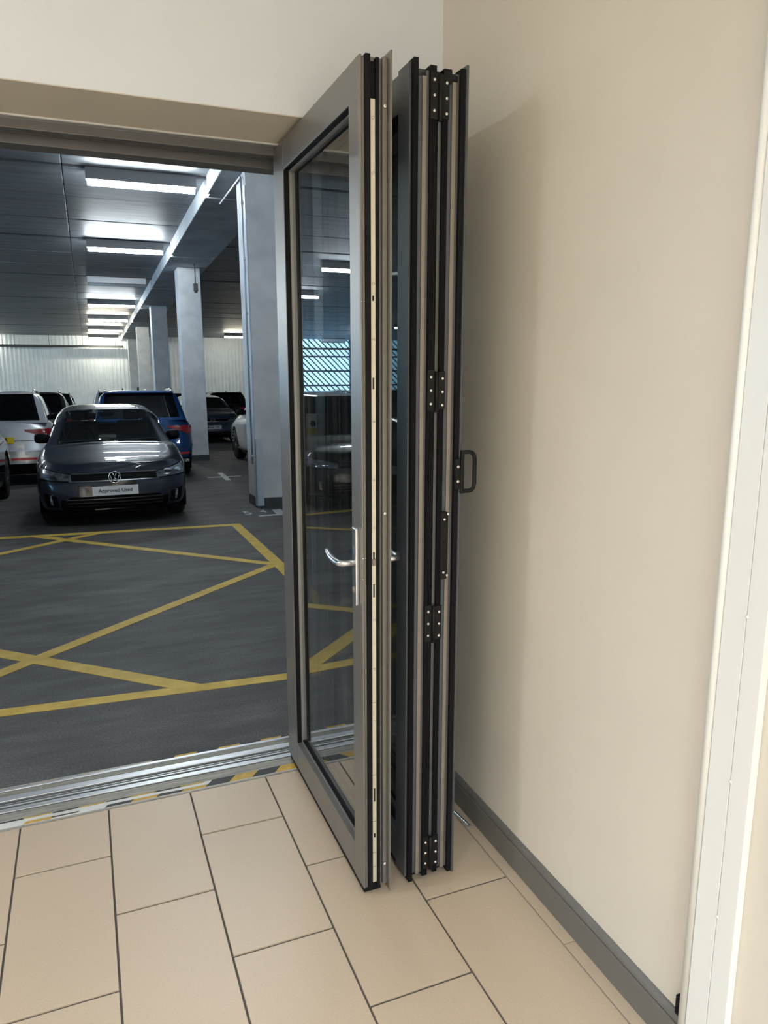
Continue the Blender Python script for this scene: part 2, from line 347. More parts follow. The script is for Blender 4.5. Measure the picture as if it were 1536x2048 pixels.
# hazard tape pieces: whole towards the doors, worn away towards the other end
def tape(x0, x1, y0, y1, z, skew, mt):
    MB().slab([(x0, y0 - 2.9), (x1, y0 - 2.9), (x1 + skew, y1 - 2.9), (x0 + skew, y1 - 2.9)], z, z + 0.0012).build('tape_piece', M[mt], th)
x = 1.20; k = 0
while x > -1.2:
    mt = 'tape_yellow' if k % 2 else 'tape_black'
    full = x > 0.42
    y0, y1 = (2.7635, 2.8055) if full else ((2.7635, 2.779) if x > 0.02 or k % 5 == 0 else (2.770, 2.776))
    if x > 0.0 or k % 3 != 1: tape(x - 0.094, x, y0, y1, 0.0031, 0.035 * (y1 - y0) / 0.042, mt)
    if not full: tape(x - 0.088 - random.random() * .02, x, 2.7985 + random.random() * .003, 2.8055, 0.0031, 0.006, mt)
    if x > -0.9: tape(x - 0.094, x, 3.052, 3.052 + (0.022 if x > 0.2 else 0.010), -0.0055, 0.012, mt)
    x -= 0.095; k += 1

# ================================================================== FOLDED DOORS
YN, YFAR, ZB, ZT = 1.945, 2.862, 0.030, 2.447
def screw(parent, x, y, z, r=0.0045, axis='y'):
    mb = MB()
    seg = 10
    rows = []
    for d, rr in ((0.0005, r), (-0.0022, r * 0.92), (-0.003, r * 0.45)):
        if axis == 'y': rows.append([(x + rr * math.cos(2 * PI * q / seg), y + d, z + rr * math.sin(2 * PI * q / seg)) for q in range(seg)])
        else: rows.append([(x + d, y + rr * math.cos(2 * PI * q / seg), z + rr * math.sin(2 * PI * q / seg)) for q in range(seg)])
    b, n = mb.grid(rows, True, True); mb.ring_caps(b, n, 3); return mb.build('screw', M['screw'], parent)

def leaf_frame(root, x0, x1, face, ox, yn=YN, yf=YFAR, sn=0.078, sf=0.138, rb=0.110, rt=0.098, gx0=0.030, bead_m='bead'):
    """stiles, rails, glazing beads and the pane of one leaf; ox is the root's x, oy its near y"""
    L = lambda nm, m, a, b, c, d, e, f, bv=0.0015: MB().box(a - ox, b - ox, c - YN, d - YN, e, f).build(nm, m, root, bv)
    L('stile', face, x0, x1, yn + 0.002, yn + sn, ZB, ZT)
    L('stile', face, x0, x1, yf - sf, yf, ZB, ZT)
    L('rail', face, x0 + .0006, x1 - .0006, yn + sn, yf - sf, ZB, ZB + rb)
    L('rail', face, x0 + .0006, x1 - .0006, yn + sn, yf - sf, ZT - rt, ZT)
    ya, yb_, za, zb_ = yn + sn, yf - sf, ZB + rb, ZT - rt
    for side in (0, 1):                    # rubber gasket and bead round the pane, both faces
        xa, xb = (x0 + gx0 - .010, x0 + gx0) if side == 0 else (x0 + gx0 + .022, x0 + gx0 + .034)
        mb = MB(); g = 0.009
        mb.box(xa - ox, xb - ox, ya - YN, ya + g - YN, za, zb_).box(xa - ox, xb - ox, yb_ - g - YN, yb_ - YN, za, zb_)
        mb.box(xa - ox, xb - ox, ya + g - YN, yb_ - g - YN, za, za + g).box(xa - ox, xb - ox, ya + g - YN, yb_ - g - YN, zb_ - g, zb_)
        mb.build('glazing_bead', M['rubber'] if side else M[bead_m], root)
        if side == 0:
            xa, xb, g = x0 + .002, x0 + gx0 - .010, 0.0035; mb = MB()
            mb.box(xa - ox, xb - ox, ya - YN, ya + g - YN, za, zb_).box(xa - ox, xb - ox, yb_ - g - YN, yb_ - YN, za, zb_)
            mb.box(xa - ox, xb - ox, ya + g - YN, yb_ - g - YN, zb_ - g, zb_)
            mb.box(x0 + gx0 - .008 - ox, x0 + gx0 - ox, ya + .009 - YN, yb_ - .009 - YN, za + .009, za + .012)
            mb.build('glazing_gasket', M['rubber'], root)
    L('glass_pane', M['door_glass'], x0 + gx0, x0 + gx0 + .022, ya, yb_, za, zb_, 0)

# ---- door 1: lead door with lever handle
D1 = tag(empty('door_1', (0.76, YN, 0)), 'bronze glazed lead leaf with lever handle and pale lock strip down its edge', 'door', kind='structure')
def d1(nm, m, *b, bevel=0.001): return MB().box(b[0] - 0.76, b[1] - 0.76, b[2] - YN, b[3] - YN, b[4], b[5]).build(nm, m, D1, bevel)
leaf_frame(D1, 0.718, 0.782, M['bronze'], 0.76)
d1('edge_profile', M['bronze'], 0.7185, 0.7245, YN - 0.006, YN + .004, ZB, ZT)
d1('edge_profile', M['bronze'], 0.7260, 0.7330, YN - 0.003, YN + .004, ZB, ZT - .004)
d1('edge_gasket', M['rubber'], 0.733, 0.747, YN - 0.012, YN + .004, ZB, ZT + .002)
d1('edge_gasket', M['rubber'], 0.762, 0.7715, YN - 0.012, YN + .004, ZB, ZT - .004)
d1('edge_channel', M['rubber'], 0.747, 0.762, YN - 0.004, YN + .004, ZB, ZT - .012)
d1('edge_profile', M['bronze'], 0.7715, 0.7755, YN - 0.008, YN + .004, ZB, ZT - .010)
d1('edge_profile', M['bronze'], 0.7815, 0.7945, YN - 0.010, YN + .058, ZB + .002, ZT)
d1('cover_flange', M['bronze'], 0.7955, 0.8005, YN - 0.030, YN + .050, ZB - .012, ZT + .012)
d1('bottom_seal', M['rubber'], 0.722, 0.780, YN + 0.004, YFAR - .01, 0.008, ZB)
fp = d1('lock_faceplate', M['cream_plate'], 0.7475, 0.7615, YN - 0.0075, YN - .004, 0.045, 2.345)
for z in (2.30, 2.165, 1.883, 1.735, 1.51, 1.345, 1.205, 0.925, 0.77, 0.60): screw(fp, 0.7545 - .76, -0.0085, z, 0.0032)
for z0_, z1_, m_ in ((1.838, 1.852, 'rubber'), (1.60, 1.632, 'ink'), (1.112, 1.132, 'rubber'), (0.995, 1.035, 'ink'), (0.33, 0.375, 'dark_gap'), (0.205, 0.219, 'rubber')):
    MB().box(0.7520 - .76, 0.7565 - .76, -0.0086, -0.0074, z0_, z1_).build('latch_slot', M[m_], fp)
MB().box(0.749 - .76, 0.760 - .76, -0.014, -0.0074, 1.092, 1.112).build('latch_bolt', M['taupe_edge'], fp, 0.002)
for z in (0.10, 0.15, 0.26, 0.42, 0.66): MB().box(0.7477 - .76, 0.7613 - .76, -0.0080, -0.0074, z, z + 0.0015).build('plate_joint', M['taupe_edge'], fp)
for z in (2.33, 1.245, 0.105): screw(D1, 0.788 - .76, -0.011, z, 0.0055)
for z in (1.835, 1.115, 1.052):
    screw(D1, 0.7215 - .76, -0.0065, z, 0.002); screw(D1, 0.7295 - .76, -0.0035, z, 0.002)
def lever(side):
    sx = -1 if side == 'in' else 1
    xf = 0.718 - .76 if sx < 0 else 0.8005 - .76
    h = MB().box(min(xf, xf + sx * .011), max(xf, xf + sx * .011), 0.018, 0.050, 0.965, 1.200).build('handle_plate', M['steel'], D1, 0.003)
    mb = MB(); zc = 1.095
    pts = [(xf + sx * 0.005, 0.034, zc), (xf + sx * 0.040, 0.034, zc), (xf + sx * 0.050, 0.040, zc), (xf + sx * 0.055, 0.055, zc), (xf + sx * 0.056, 0.080, zc - .001), (xf + sx * 0.056, 0.105, zc), (xf + sx * 0.055, 0.125, zc + .002), (xf + sx * 0.053, 0.148, zc + .006), (xf + sx * 0.052, 0.166, zc + .011)]
    mb.tube(pts, 0.009, 12, [0.0095, 0.0095, 0.0095, 0.0098, 0.0098, 0.0095, 0.0092, 0.0085, 0.0072]); mb.build('lever', M['steel'], h)
    mb = MB(); mb.lathe_x([(xf + sx * .010, 0.009), (xf + sx * .014, 0.009), (xf + sx * .0145, 0.006)], 0, 0.034, 1.012, 14); mb.build('key_cylinder', M['taupe_edge'], h)
lever('in'); lever('out')

# ---- doors 2 and 3: hinged pair, darker
def pair_leaf(name, ox, x0, label):
    r = tag(empty(name, (ox, YN, 0)), label, 'door', kind='structure')
    B = lambda nm, m, a, b, c, d, e, f, bv=0.001: MB().box(a - ox, b - ox, c - YN, d - YN, e, f).build(nm, m, r, bv)
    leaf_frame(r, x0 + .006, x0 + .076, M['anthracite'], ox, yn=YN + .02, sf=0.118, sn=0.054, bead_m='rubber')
    B('outer_flange', M['anthracite'], x0, x0 + .006, YN - .002, YN + .074, ZB, ZT + .004)
    B('edge_gasket', M['rubber'], x0 + .006, x0 + .020, YN - .018, YN + .022, ZB - .012, ZT + .010)
    for q in range(3): B('gasket_lip', M['rubber'], x0 + .0075 + q * .0042, x0 + .0095 + q * .0042, YN - .0205, YN - .017, ZB - .010, ZT - .06, 0.0)
    B('edge_channel', M['bluegrey'], x0 + .020, x0 + .036, YN - .004, YN + .022, ZB + .006, ZT - .028)
    B('edge_profile', M['taupe_edge'], x0 + .036, x0 + .048, YN - .008, YN + .022, ZB + .002, ZT - .028)
    B('edge_profile', M['bronze_frame'], x0 + .048, x0 + .057, YN - .004, YN + .022, ZB + .002, ZT - .012)  # side of the taupe profile, its shade put in as a darker colour
    B('hinge_gasket', M['rubber'], x0 + .057, x0 + .076, YN - .012, YN + .022, ZB - .008, ZT)
    for q in range(3): B('gasket_lip', M['rubber'], x0 + .0595 + q * .0052, x0 + .0622 + q * .0052, YN - .0150, YN - .011, ZB - .006, ZT - .045, 0.0)
    B('bottom_seal', M['rubber'], x0 + .010, x0 + .074, YN + .02, YFAR - .01, 0.010, ZB)
    return r
D2 = pair_leaf('door_2', 0.90, 0.861, 'dark glazed folding leaf hinged to its neighbour beside the lead leaf')
D3 = tag(empty('door_3', (0.99, YN, 0)), 'dark glazed folding leaf with black pull handle nearest the cream wall', 'door', kind='structure')
def d3(nm, m, a, b, c, d, e, f, bv=0.001, parent=None): return MB().box(a - .99, b - .99, c - YN, d - YN, e, f).build(nm, m, parent or D3, bv)
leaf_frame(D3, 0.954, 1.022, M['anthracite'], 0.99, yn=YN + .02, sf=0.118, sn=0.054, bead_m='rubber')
d3('hinge_gasket', M['rubber'], 0.956, 0.972, YN - .012, YN + .022, ZB - .004, ZT - .008)
for q in range(3): d3('gasket_lip', M['rubber'], .958 + q * .0046, .9605 + q * .0046, YN - .0150, YN - .011, ZB, ZT - .05, 0.0)
d3('edge_profile', M['bronze_frame'], 0.9465, 0.956, YN - .002, YN + .022, ZB, ZT - .016)
d3('edge_channel', M['bluegrey'], 0.972, 0.986, YN - .004, YN + .022, ZB + .006, ZT - .03)
d3('edge_profile', M['taupe_edge'], 0.986, 0.998, YN - .008, YN + .022, ZB + .002, ZT - .022)
d3('edge_profile', M['bronze_frame'], 0.998, 1.008, YN - .004, YN + .022, ZB + .002, ZT - .010)  # shaded flank of the taupe profile, darkened by its colour
d3('edge_gasket', M['rubber'], 1.008, 1.021, YN - .016, YN + .022, ZB - .014, ZT + .002)
d3('outer_flange', M['anthracite'], 1.021, 1.028, YN - .022, YN + .07, ZB - .014, ZT + .010)
d3('pivot_bracket', M['black_metal'], 0.956, 0.982, YN - .016, YN + .02, ZT - .040, ZT - .004, 0.004)
d3('pivot_arm', M['black_metal'], 0.978, 1.000, YN - .014, YN + .006, ZT - .032, ZT - .018, 0.003)
d3('bottom_seal', M['rubber'], 0.958, 1.022, YN + .02, YFAR - .01, 0.010, ZB)
# hinges between the pair, belong to door 2
for zc in (2.372, 1.595, 0.892, 0.108):
    hz = 0.058
    hg = MB().box(0.918 - .9, 0.940 - .9, -.0165, -.010, zc - hz, zc + hz).build('hinge', M['black_metal'], D2, 0.0015)
    MB().box(0.953 - .9, 0.9735 - .9, -.0165, -.010, zc - hz + .004, zc + hz - .004).build('hinge_leaf', M['black_metal'], hg, 0.0015)
    mb = MB(); mb.tube([(0.9465 - .9, -.016, zc - hz - .004), (0.9465 - .9, -.016, zc + hz - .004)], 0.0062, 10); mb.build('knuckle', M['black_metal'], hg)
    for q in (-1, 0, 1):
        screw(hg, 0.928 - .9, -.0168, zc + q * .038); screw(hg, 0.9645 - .9, -.0168, zc + q * .038 - .004)
# pull handle
ph = d3('pull_handle', M['black_metal'], 1.006, 1.0235, YN - .028, YN - .018, 1.304, 1.396, 0.002)
d3('handle_arm', M['black_metal'], 1.0235, 1.035, YN - .030, YN - .014, 1.291, 1.420, 0.002, ph)
mb = MB(); yy = -.022; X = lambda v: v - .99
mb.tube([(X(1.030), yy, 1.414), (X(1.055), yy, 1.414), (X(1.064), yy, 1.411), (X(1.071), yy, 1.403), (X(1.073), yy, 1.392), (X(1.073), yy, 1.318), (X(1.071), yy, 1.307), (X(1.064), yy, 1.299), (X(1.055), yy, 1.297), (X(1.030), yy, 1.297)], 0.0062, 10)
mb.build('handle_loop', M['black_metal'], ph)
for z in (1.372, 1.328): screw(ph, X(1.0145), -.0285, z, 0.005)
# shoot-bolt plate
sb = d3('bolt_plate', M['black_metal'], 0.966, 0.988, YN - .018, YN + .01, 1.028, 1.236, 0.002)
d3('bolt_rail', M['black_metal'], 0.9885, 0.9935, YN - .012, YN + .01, 1.034, 1.228, 0.001, sb)
for x_, z in ((0.977, 1.214), (0.989, 1.230), (0.976, 1.050), (0.988, 1.040)): screw(sb, X(x_), -.0185, z, 0.0045)
d3('bolt_button', M['rubber'], 0.973, 0.980, YN - .020, YN - .017, 1.138, 1.146, 0.001, sb)
# small steel floor keep behind the doors
kp = tag(empty('floor_keep', (1.200, 2.19, 0)), 'small worn metal keep strip on the tiles by the skirting', 'metal strip')
kp.rotation_euler = (0, 0, math.radians(6))
MB().box(-.009, .009, -.06, .06, 0.0, 0.004).build('keep_plate', M['alu_dirty'], kp, 0.001)
MB().box(-.004, .004, -.055, .055, 0.004, 0.008).build('keep_ridge', M['steel'], kp, 0.001)

# ================================================================== CAR PARK STRUCTURE
pf = tag(box('car_park_floor', M['asphalt'], None, PXL, PXR, -0.05, PYF + 0.3, -0.2, 0.0), 'dark grey asphalt deck of the car park with painted lines', 'ground', kind='structure')
park_obj(pf)
def line(p, q, wd=0.095, m='yellow', z=0.002, nm='painted_line'):
    p, q = Vector(meas(*p)), Vector(meas(*q)); d = (q - p).normalized(); n = Vector((-d.y, d.x)) * wd / 2
    MB().slab([tuple(p - n), tuple(q - n), tuple(q + n), tuple(p + n)], -0.001, z).build(nm, M[m], pf)
line((-4.2, 1.10), (2.3, 0.635), 0.092)
line((-4.3, 6.35), (1.66, 5.66), 0.13, z=0.0022)
line((1.605, 5.72), (1.53, 0.72), 0.11, z=0.0024)
def isect(a, d, A, B):
    e = B - A; den = d.x * e.y - d.y * e.x; t = ((A.x - a.x) * e.y - (A.y - a.y) * e.x) / den; return a + d * t
NEAR = (Vector(meas(-4.2, 1.10)), Vector(meas(2.3, 0.635))); FARL = (Vector(meas(-4.3, 6.35)), Vector(meas(1.66, 5.66))); RIGHT = (Vector(meas(1.605, 5.72)), Vector(meas(1.53, 0.72)))
def diag(p, q, wd, z, c0=None, c1=None):
    p, q = Vector(meas(*p)), Vector(meas(*q)); d = (q - p).normalized(); n = Vector((-d.y, d.x)) * wd / 2
    P = [p - n, q - n, q + n, p + n]
    if c0: P[0] = isect(P[0], d, *c0); P[3] = isect(P[3], d, *c0)
    if c1: P[1] = isect(P[1], d, *c1); P[2] = isect(P[2], d, *c1)
    MB().slab([tuple(v) for v in P], -0.001, z).build('painted_line', M['yellow'], pf)
diag((-0.62, 5.93), (1.53, 3.45), 0.10, 0.0026, FARL, RIGHT)
diag((1.53, 3.42), (-0.98, 1.02), 0.098, 0.0028, RIGHT, NEAR)
diag((0.42, 0.80), (-2.55, 3.75), 0.105, 0.003, NEAR)
diag((0.02, 5.78), (-2.6, 3.62), 0.10, 0.0032, FARL)
line((2.08, 10.95), (2.70, 10.92), 0.10, 'white_paint')
line((2.44, 11.7), (2.36, 10.35), 0.10, 'white_paint', 0.0022)
line((2.0, 6.17), (3.2, 6.20), 0.09, 'white_paint')
line((2.33, 6.60), (2.30, 6.22), 0.12, 'white_paint', 0.0022)
for s, x_, y_ in (('5', 1.91, 6.46), ('4', 2.13, 6.50)):
    t = obj('bay_number', text_mesh(s, 0.42 if s == '5' else 0.3, M['white_paint'], 0.001), pf); t.location = (*meas(x_, y_), 0.003); t.scale = (0.55, 1, 1)
# ceiling of precast planks
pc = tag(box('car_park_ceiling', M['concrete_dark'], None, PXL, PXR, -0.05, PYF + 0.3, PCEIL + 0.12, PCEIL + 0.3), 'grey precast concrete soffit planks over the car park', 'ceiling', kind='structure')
park_obj(pc)
BX0, BX1 = 1.81, 2.74
LY = [3.3 + 5.03 * k for k in range(8)]           # wide joints, one lamp at each
plank = {}
for k in range(-1, len(LY)):
    for q in range(3):
        y0 = (LY[k] if k >= 0 else LY[0] - 5.03) + 5.03 / 3 * q + (0.07 if q == 0 else 0.016)
        y1 = (LY[k] if k >= 0 else LY[0] - 5.03) + 5.03 / 3 * (q + 1) - (0.07 if q == 2 else 0.016)
        y0 = max(y0, 0.0); y1 = min(y1, PYF)
        if y1 - y0 < 0.1: continue
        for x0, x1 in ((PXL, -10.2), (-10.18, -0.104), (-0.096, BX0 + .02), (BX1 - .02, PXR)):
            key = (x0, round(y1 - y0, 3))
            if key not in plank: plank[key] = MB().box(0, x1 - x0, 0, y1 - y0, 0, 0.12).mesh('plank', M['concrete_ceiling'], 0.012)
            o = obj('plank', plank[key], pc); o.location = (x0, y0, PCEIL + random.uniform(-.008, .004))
# dotted fixings along the plank joint
mb = MB()
for k in range(40): mb.box(-0.112, -0.088, 3.5 + k * 0.84, 3.53 + k * 0.84, PCEIL - 0.012, PCEIL + 0.01)
fx = mb.build('fixing', M['concrete_dark'], pc); fx['kind'] = 'stuff'
# beam in segments
bmn = tag(empty('concrete_beam'), 'long grey downstand concrete beam carried on the row of columns', 'beam', kind='structure'); park_obj(bmn)
for k in range(-1, len(LY)):
    a = (LY[k] if k >= 0 else LY[0] - 5.03) + 0.11; b_ = (LY[k + 1] if k + 1 < len(LY) else PYF) - 0.11
    a = max(a, 0); b_ = min(b_, PYF)
    if b_ - a > .1: MB().box(BX0, BX1, a, b_, 4.40, PCEIL + .1).build('beam_segment', M['concrete'], bmn, 0.012)
    if k >= 0: MB().box(BX0 + .05, BX1 - .05, LY[k] - .11, LY[k] + .11, 4.415, PCEIL + .1).build('beam_joint', M['concrete'], bmn)
# outer walls of the car park
def pwall(name, m, lab, *b):
    o = wall(name, m, lab, *b); park_obj(o); return o
fw = pwall('wall_far', M['cladding'], 'pale ribbed metal cladding wall at the far end of the car park', -8.6, PXR, PYF, PYF + 0.12, -0.05, PCEIL + 0.1)
rows = []
mb = MB(); x = -8.6; top = []
while x < PXR:
    top += [(x, PYF - 0.001), (x + 0.025, PYF - 0.025), (x + 0.095, PYF - 0.025), (x + 0.12, PYF - 0.001)]; x += 0.20
mb.grid([[(a, b_, z) for a, b_ in top] for z in (0.0, PCEIL)], False); o = mb.build('ribbed_sheet', M['cladding'], fw)
pwall('wall_park_right', M['concrete'], 'grey concrete side wall of the car park beyond the white car', PXR, PXR + 0.2, -0.05, PYF + 0.2, -0.1, PCEIL + 0.1)
pwall('wall_park_left', M['concrete'], 'grey concrete parapet on the open side of the car park', PXL - 0.2, PXL, -0.05, PYF + 0.2, -0.1, 1.15)
pwall('wall_park_near', M['concrete'], 'grey concrete wall of the car park next to the pier', PXL, -3.9, -0.25, -0.05, -0.1, PCEIL + 0.1)
pwall('wall_park_near_right', M['concrete'], 'grey concrete wall of the car park behind the cream wall', 1.32, PXR, -0.25, -0.05, -0.1, PCEIL + 0.1)
pwall('wall_park_parapet', M['concrete'], 'low concrete parapet under the mesh screen', PXL, -8.6, PYF, PYF + 0.15, -0.1, 0.55)
# mesh screen on the daylight opening
ms = tag(empty('mesh_screen'), 'expanded metal mesh screen over the daylight opening at the far end', 'screen'); park_obj(ms)
mb = MB(); x = PXL - 4
while x < -8.6 + 0.2:
    pts = []
    for (za, zb_) in ((0.55, PCEIL),):
        xa, xb = x, x + (zb_ - za) * 1.0
        if xb > PXL and xa < -8.6:
            ca = max(xa, PXL); cb = min(xb, -8.6)
            z0_ = za + (ca - xa); z1_ = za + (cb - xa)
            mb.v += []; t = 0.055
            b0 = len(mb.v)
            mb.v += [(ca - t, PYF + .05, z0_), (ca + t, PYF + .05, z0_), (cb + t, PYF + .05, z1_), (cb - t, PYF + .05, z1_), (ca - t, PYF + .065, z0_), (ca + t, PYF + .065, z0_), (cb + t, PYF + .065, z1_), (cb - t, PYF + .065, z1_)]
            for f in ((0, 1, 2, 3), (4, 7, 6, 5), (0, 4, 5, 1), (2, 6, 7, 3), (0, 3, 7, 4), (1, 5, 6, 2)): mb.f.append(tuple(b0 + i for i in f)); mb.sm.append(False)
    x += 0.34
o = mb.build('mesh', M['mesh_metal'], ms); o['kind'] = 'stuff'
for z in (1.10, 1.95, 2.80, 3.65): MB().box(PXL, -8.6, PYF + .03, PYF + .10, z - .05, z + .05).build('rail', M['mesh_metal'], ms)
for x in range(-20, -8, 3): MB().box(x - .06, x + .06, PYF + .03, PYF + .12, 0.5, PCEIL).build('post', M['mesh_metal'], ms)

# ---- columns
CY = [6.83, 14.66, 22.49, 30.32, 37.9]
clab = ['nearest square concrete column with conduit and metal corner guard', 'square concrete column with hanging cable and corner guard, second in the row', 'third concrete column in the row along the beam', 'fourth pale concrete column in the row along the beam', 'last concrete column in the row, standing before the cladding wall']
for i, y in enumerate(CY):
    c = tag(empty('concrete_column'), clab[i], 'column', 'columns in a row under the beam'); park_obj(c, 2.33, y + 0.3)
    c['kind'] = 'structure'
    MB().box(-.25, .25, -.30, .30, 0.13, 4.40).build('shaft', M['concrete'], c, 0.012)
    MB().box(-.252, .252, -.302, .302, 0.0, 0.13).build('painted_base', M['concrete_dark'], c)
    if i < 3:
        MB().box(-.262, -.251, -.312, -.20, 0.03, 0.95).box(-.262, -.165, -.312, -.301, 0.03, 0.95).build('corner_guard', M['corner_metal'], c)
    if i == 0:
        mb = MB(); mb.tube([(-.275, -.16, 0.6), (-.275, -.16, 4.30), (-.275, -.12, 4.345), (-.275, 1.45, 4.37)], 0.013, 8); mb.build('conduit', M['galv'], c)
        MB().box(-.262, -.251, -.29, -.21, 0.95, 4.2).build('metal_strip', M['corner_metal'], c)
        for z in (0.7, 1.9, 2.6, 3.3, 4.0): MB().box(-.293, -.25, -.175, -.145, z, z + .03).build('conduit_clip', M['galv'], c)
    if i == 1:
        MB().box(-.30, -.252, .1, .2, 1.7, 1.8).build('junction_box', M['galv'], c)
hl = tag(empty('hanging_socket'), 'small grey socket hanging on a cable in front of the second column', 'socket'); park_obj(hl, 2.40, 14.2, 4.40)
mb = MB(); mb.tube([(0, 0, 0), (0.005, 0, -.25), (0, 0, -.42)], 0.012, 6); mb.build('cable', M['concrete_dark'], hl)
MB().box(-.05, .05, -.05, .05, -.58, -.42).build('socket', M['rim_dark'], hl, 0.012)
mb = MB(); mb.tube([(0, 0, -.58), (0, 0, -.61)], 0.035, 10); mb.build('socket_cap', M['concrete_dark'], hl)
# ---- cable tray on the far wall
ct = tag(empty('cable_tray'), 'long cable tray hung across the pale cladding wall', 'cable tray'); park_obj(ct)
MB().box(PXL + 1, 1.9, PYF - 0.6, PYF - 0.3, 4.06, 4.10).build('tray', M['galv'], ct)
MB().box(PXL + 1, 1.9, PYF - 0.62, PYF - 0.60, 4.00, 4.12).build('tray_side', M['concrete_dark'], ct)
for k in range(9): MB().box(1.5 - k * 1.6, 1.52 - k * 1.6, PYF - 0.46, PYF - 0.44, 4.1, PCEIL).build('hanger', M['concrete_dark'], ct)

# ---- fluorescent battens
def batten(x, y, lit, label, group, warm=False, ln=1.48):
    f = tag(empty('strip_light'), label, 'strip light', group); park_obj(f, x, y, PCEIL - 0.11)
    MB().box(0, ln, -.065, .065, -.060, 0.100).build('housing', M['housing' if lit else 'galv'], f, 0.006)
    mb = MB(); mb.tube([(0.02, -.005, -.100), (ln - .02, -.005, -.100)], 0.036, 12)
    mb.build('tube', M['tube_off'] if not lit else M['tube_warm' if warm else 'tube_on'], f)
batten(0.19, LY[0] - 0.02, True, 'cool white strip light right above the yellow hatched box by the opening', 'strip lights beside the beam')
ord_ = ['first', 'second', 'third', 'fourth', 'fifth', 'sixth', 'seventh']
for k in range(7):
    batten(0.19, LY[k + 1] - 0.02, k != 2, ('unlit strip light in the row beside the beam' if k == 2 else ord_[k] + ' strip light of the row beside the beam, glowing ' + ('warm white' if k > 3 else 'cool white')), 'strip lights beside the beam', k > 3)
for k in range(7): batten(-5.6, LY[k + 1] + 0.95, k in (0, 1, 2, 3, 5, 6), ord_[k] + (' strip light of the middle bay, glowing' if k in (0, 1, 2, 3, 5, 6) else ' strip light of the middle bay, unlit'), 'strip lights of the middle bay', k > 3)
for k in range(7): batten(-13.5, LY[k + 1] + 0.5, k in (1, 3, 4, 5), ord_[k] + (' strip light of the outer bay, glowing' if k in (1, 3, 4, 5) else ' strip light of the outer bay, unlit'), 'strip lights of the outer bay', False)
batten(6.75, 36.2, True, 'warm glowing strip light over the dark blue car beyond the columns', 'strip lights beyond the columns', True, 1.6)
batten(6.75, 12.0, False, 'unlit strip light above the white car', 'strip lights beyond the columns', True, 1.6)
batten(5.2, 3.3, True, 'glowing strip light beyond the nearest column by the concrete wall', 'strip lights beyond the columns', False, 1.5)

# ================================================================== CARS
def sgp(v, e): return math.copysign(abs(v) ** e, v)
def lerp(a, b, t): return a + (b - a) * t
def pw(tab, x):
    if x <= tab[0][0]: return tab[0][1]
    for (a, va), (b, vb) in zip(tab, tab[1:]):
        if x <= b:
            t = (x - a) / (b - a); t = t * t * (3 - 2 * t) * 0.5 + t * 0.5
            return va + (vb - va) * t
    return tab[-1][1]
QT = [(0, .88), (.06, .935), (.14, .962), (.30, .985), (.45, 1.0), (.60, .995), (.72, .993), (.80, .998), (.88, .975), (.95, .93), (1.0, .885)]

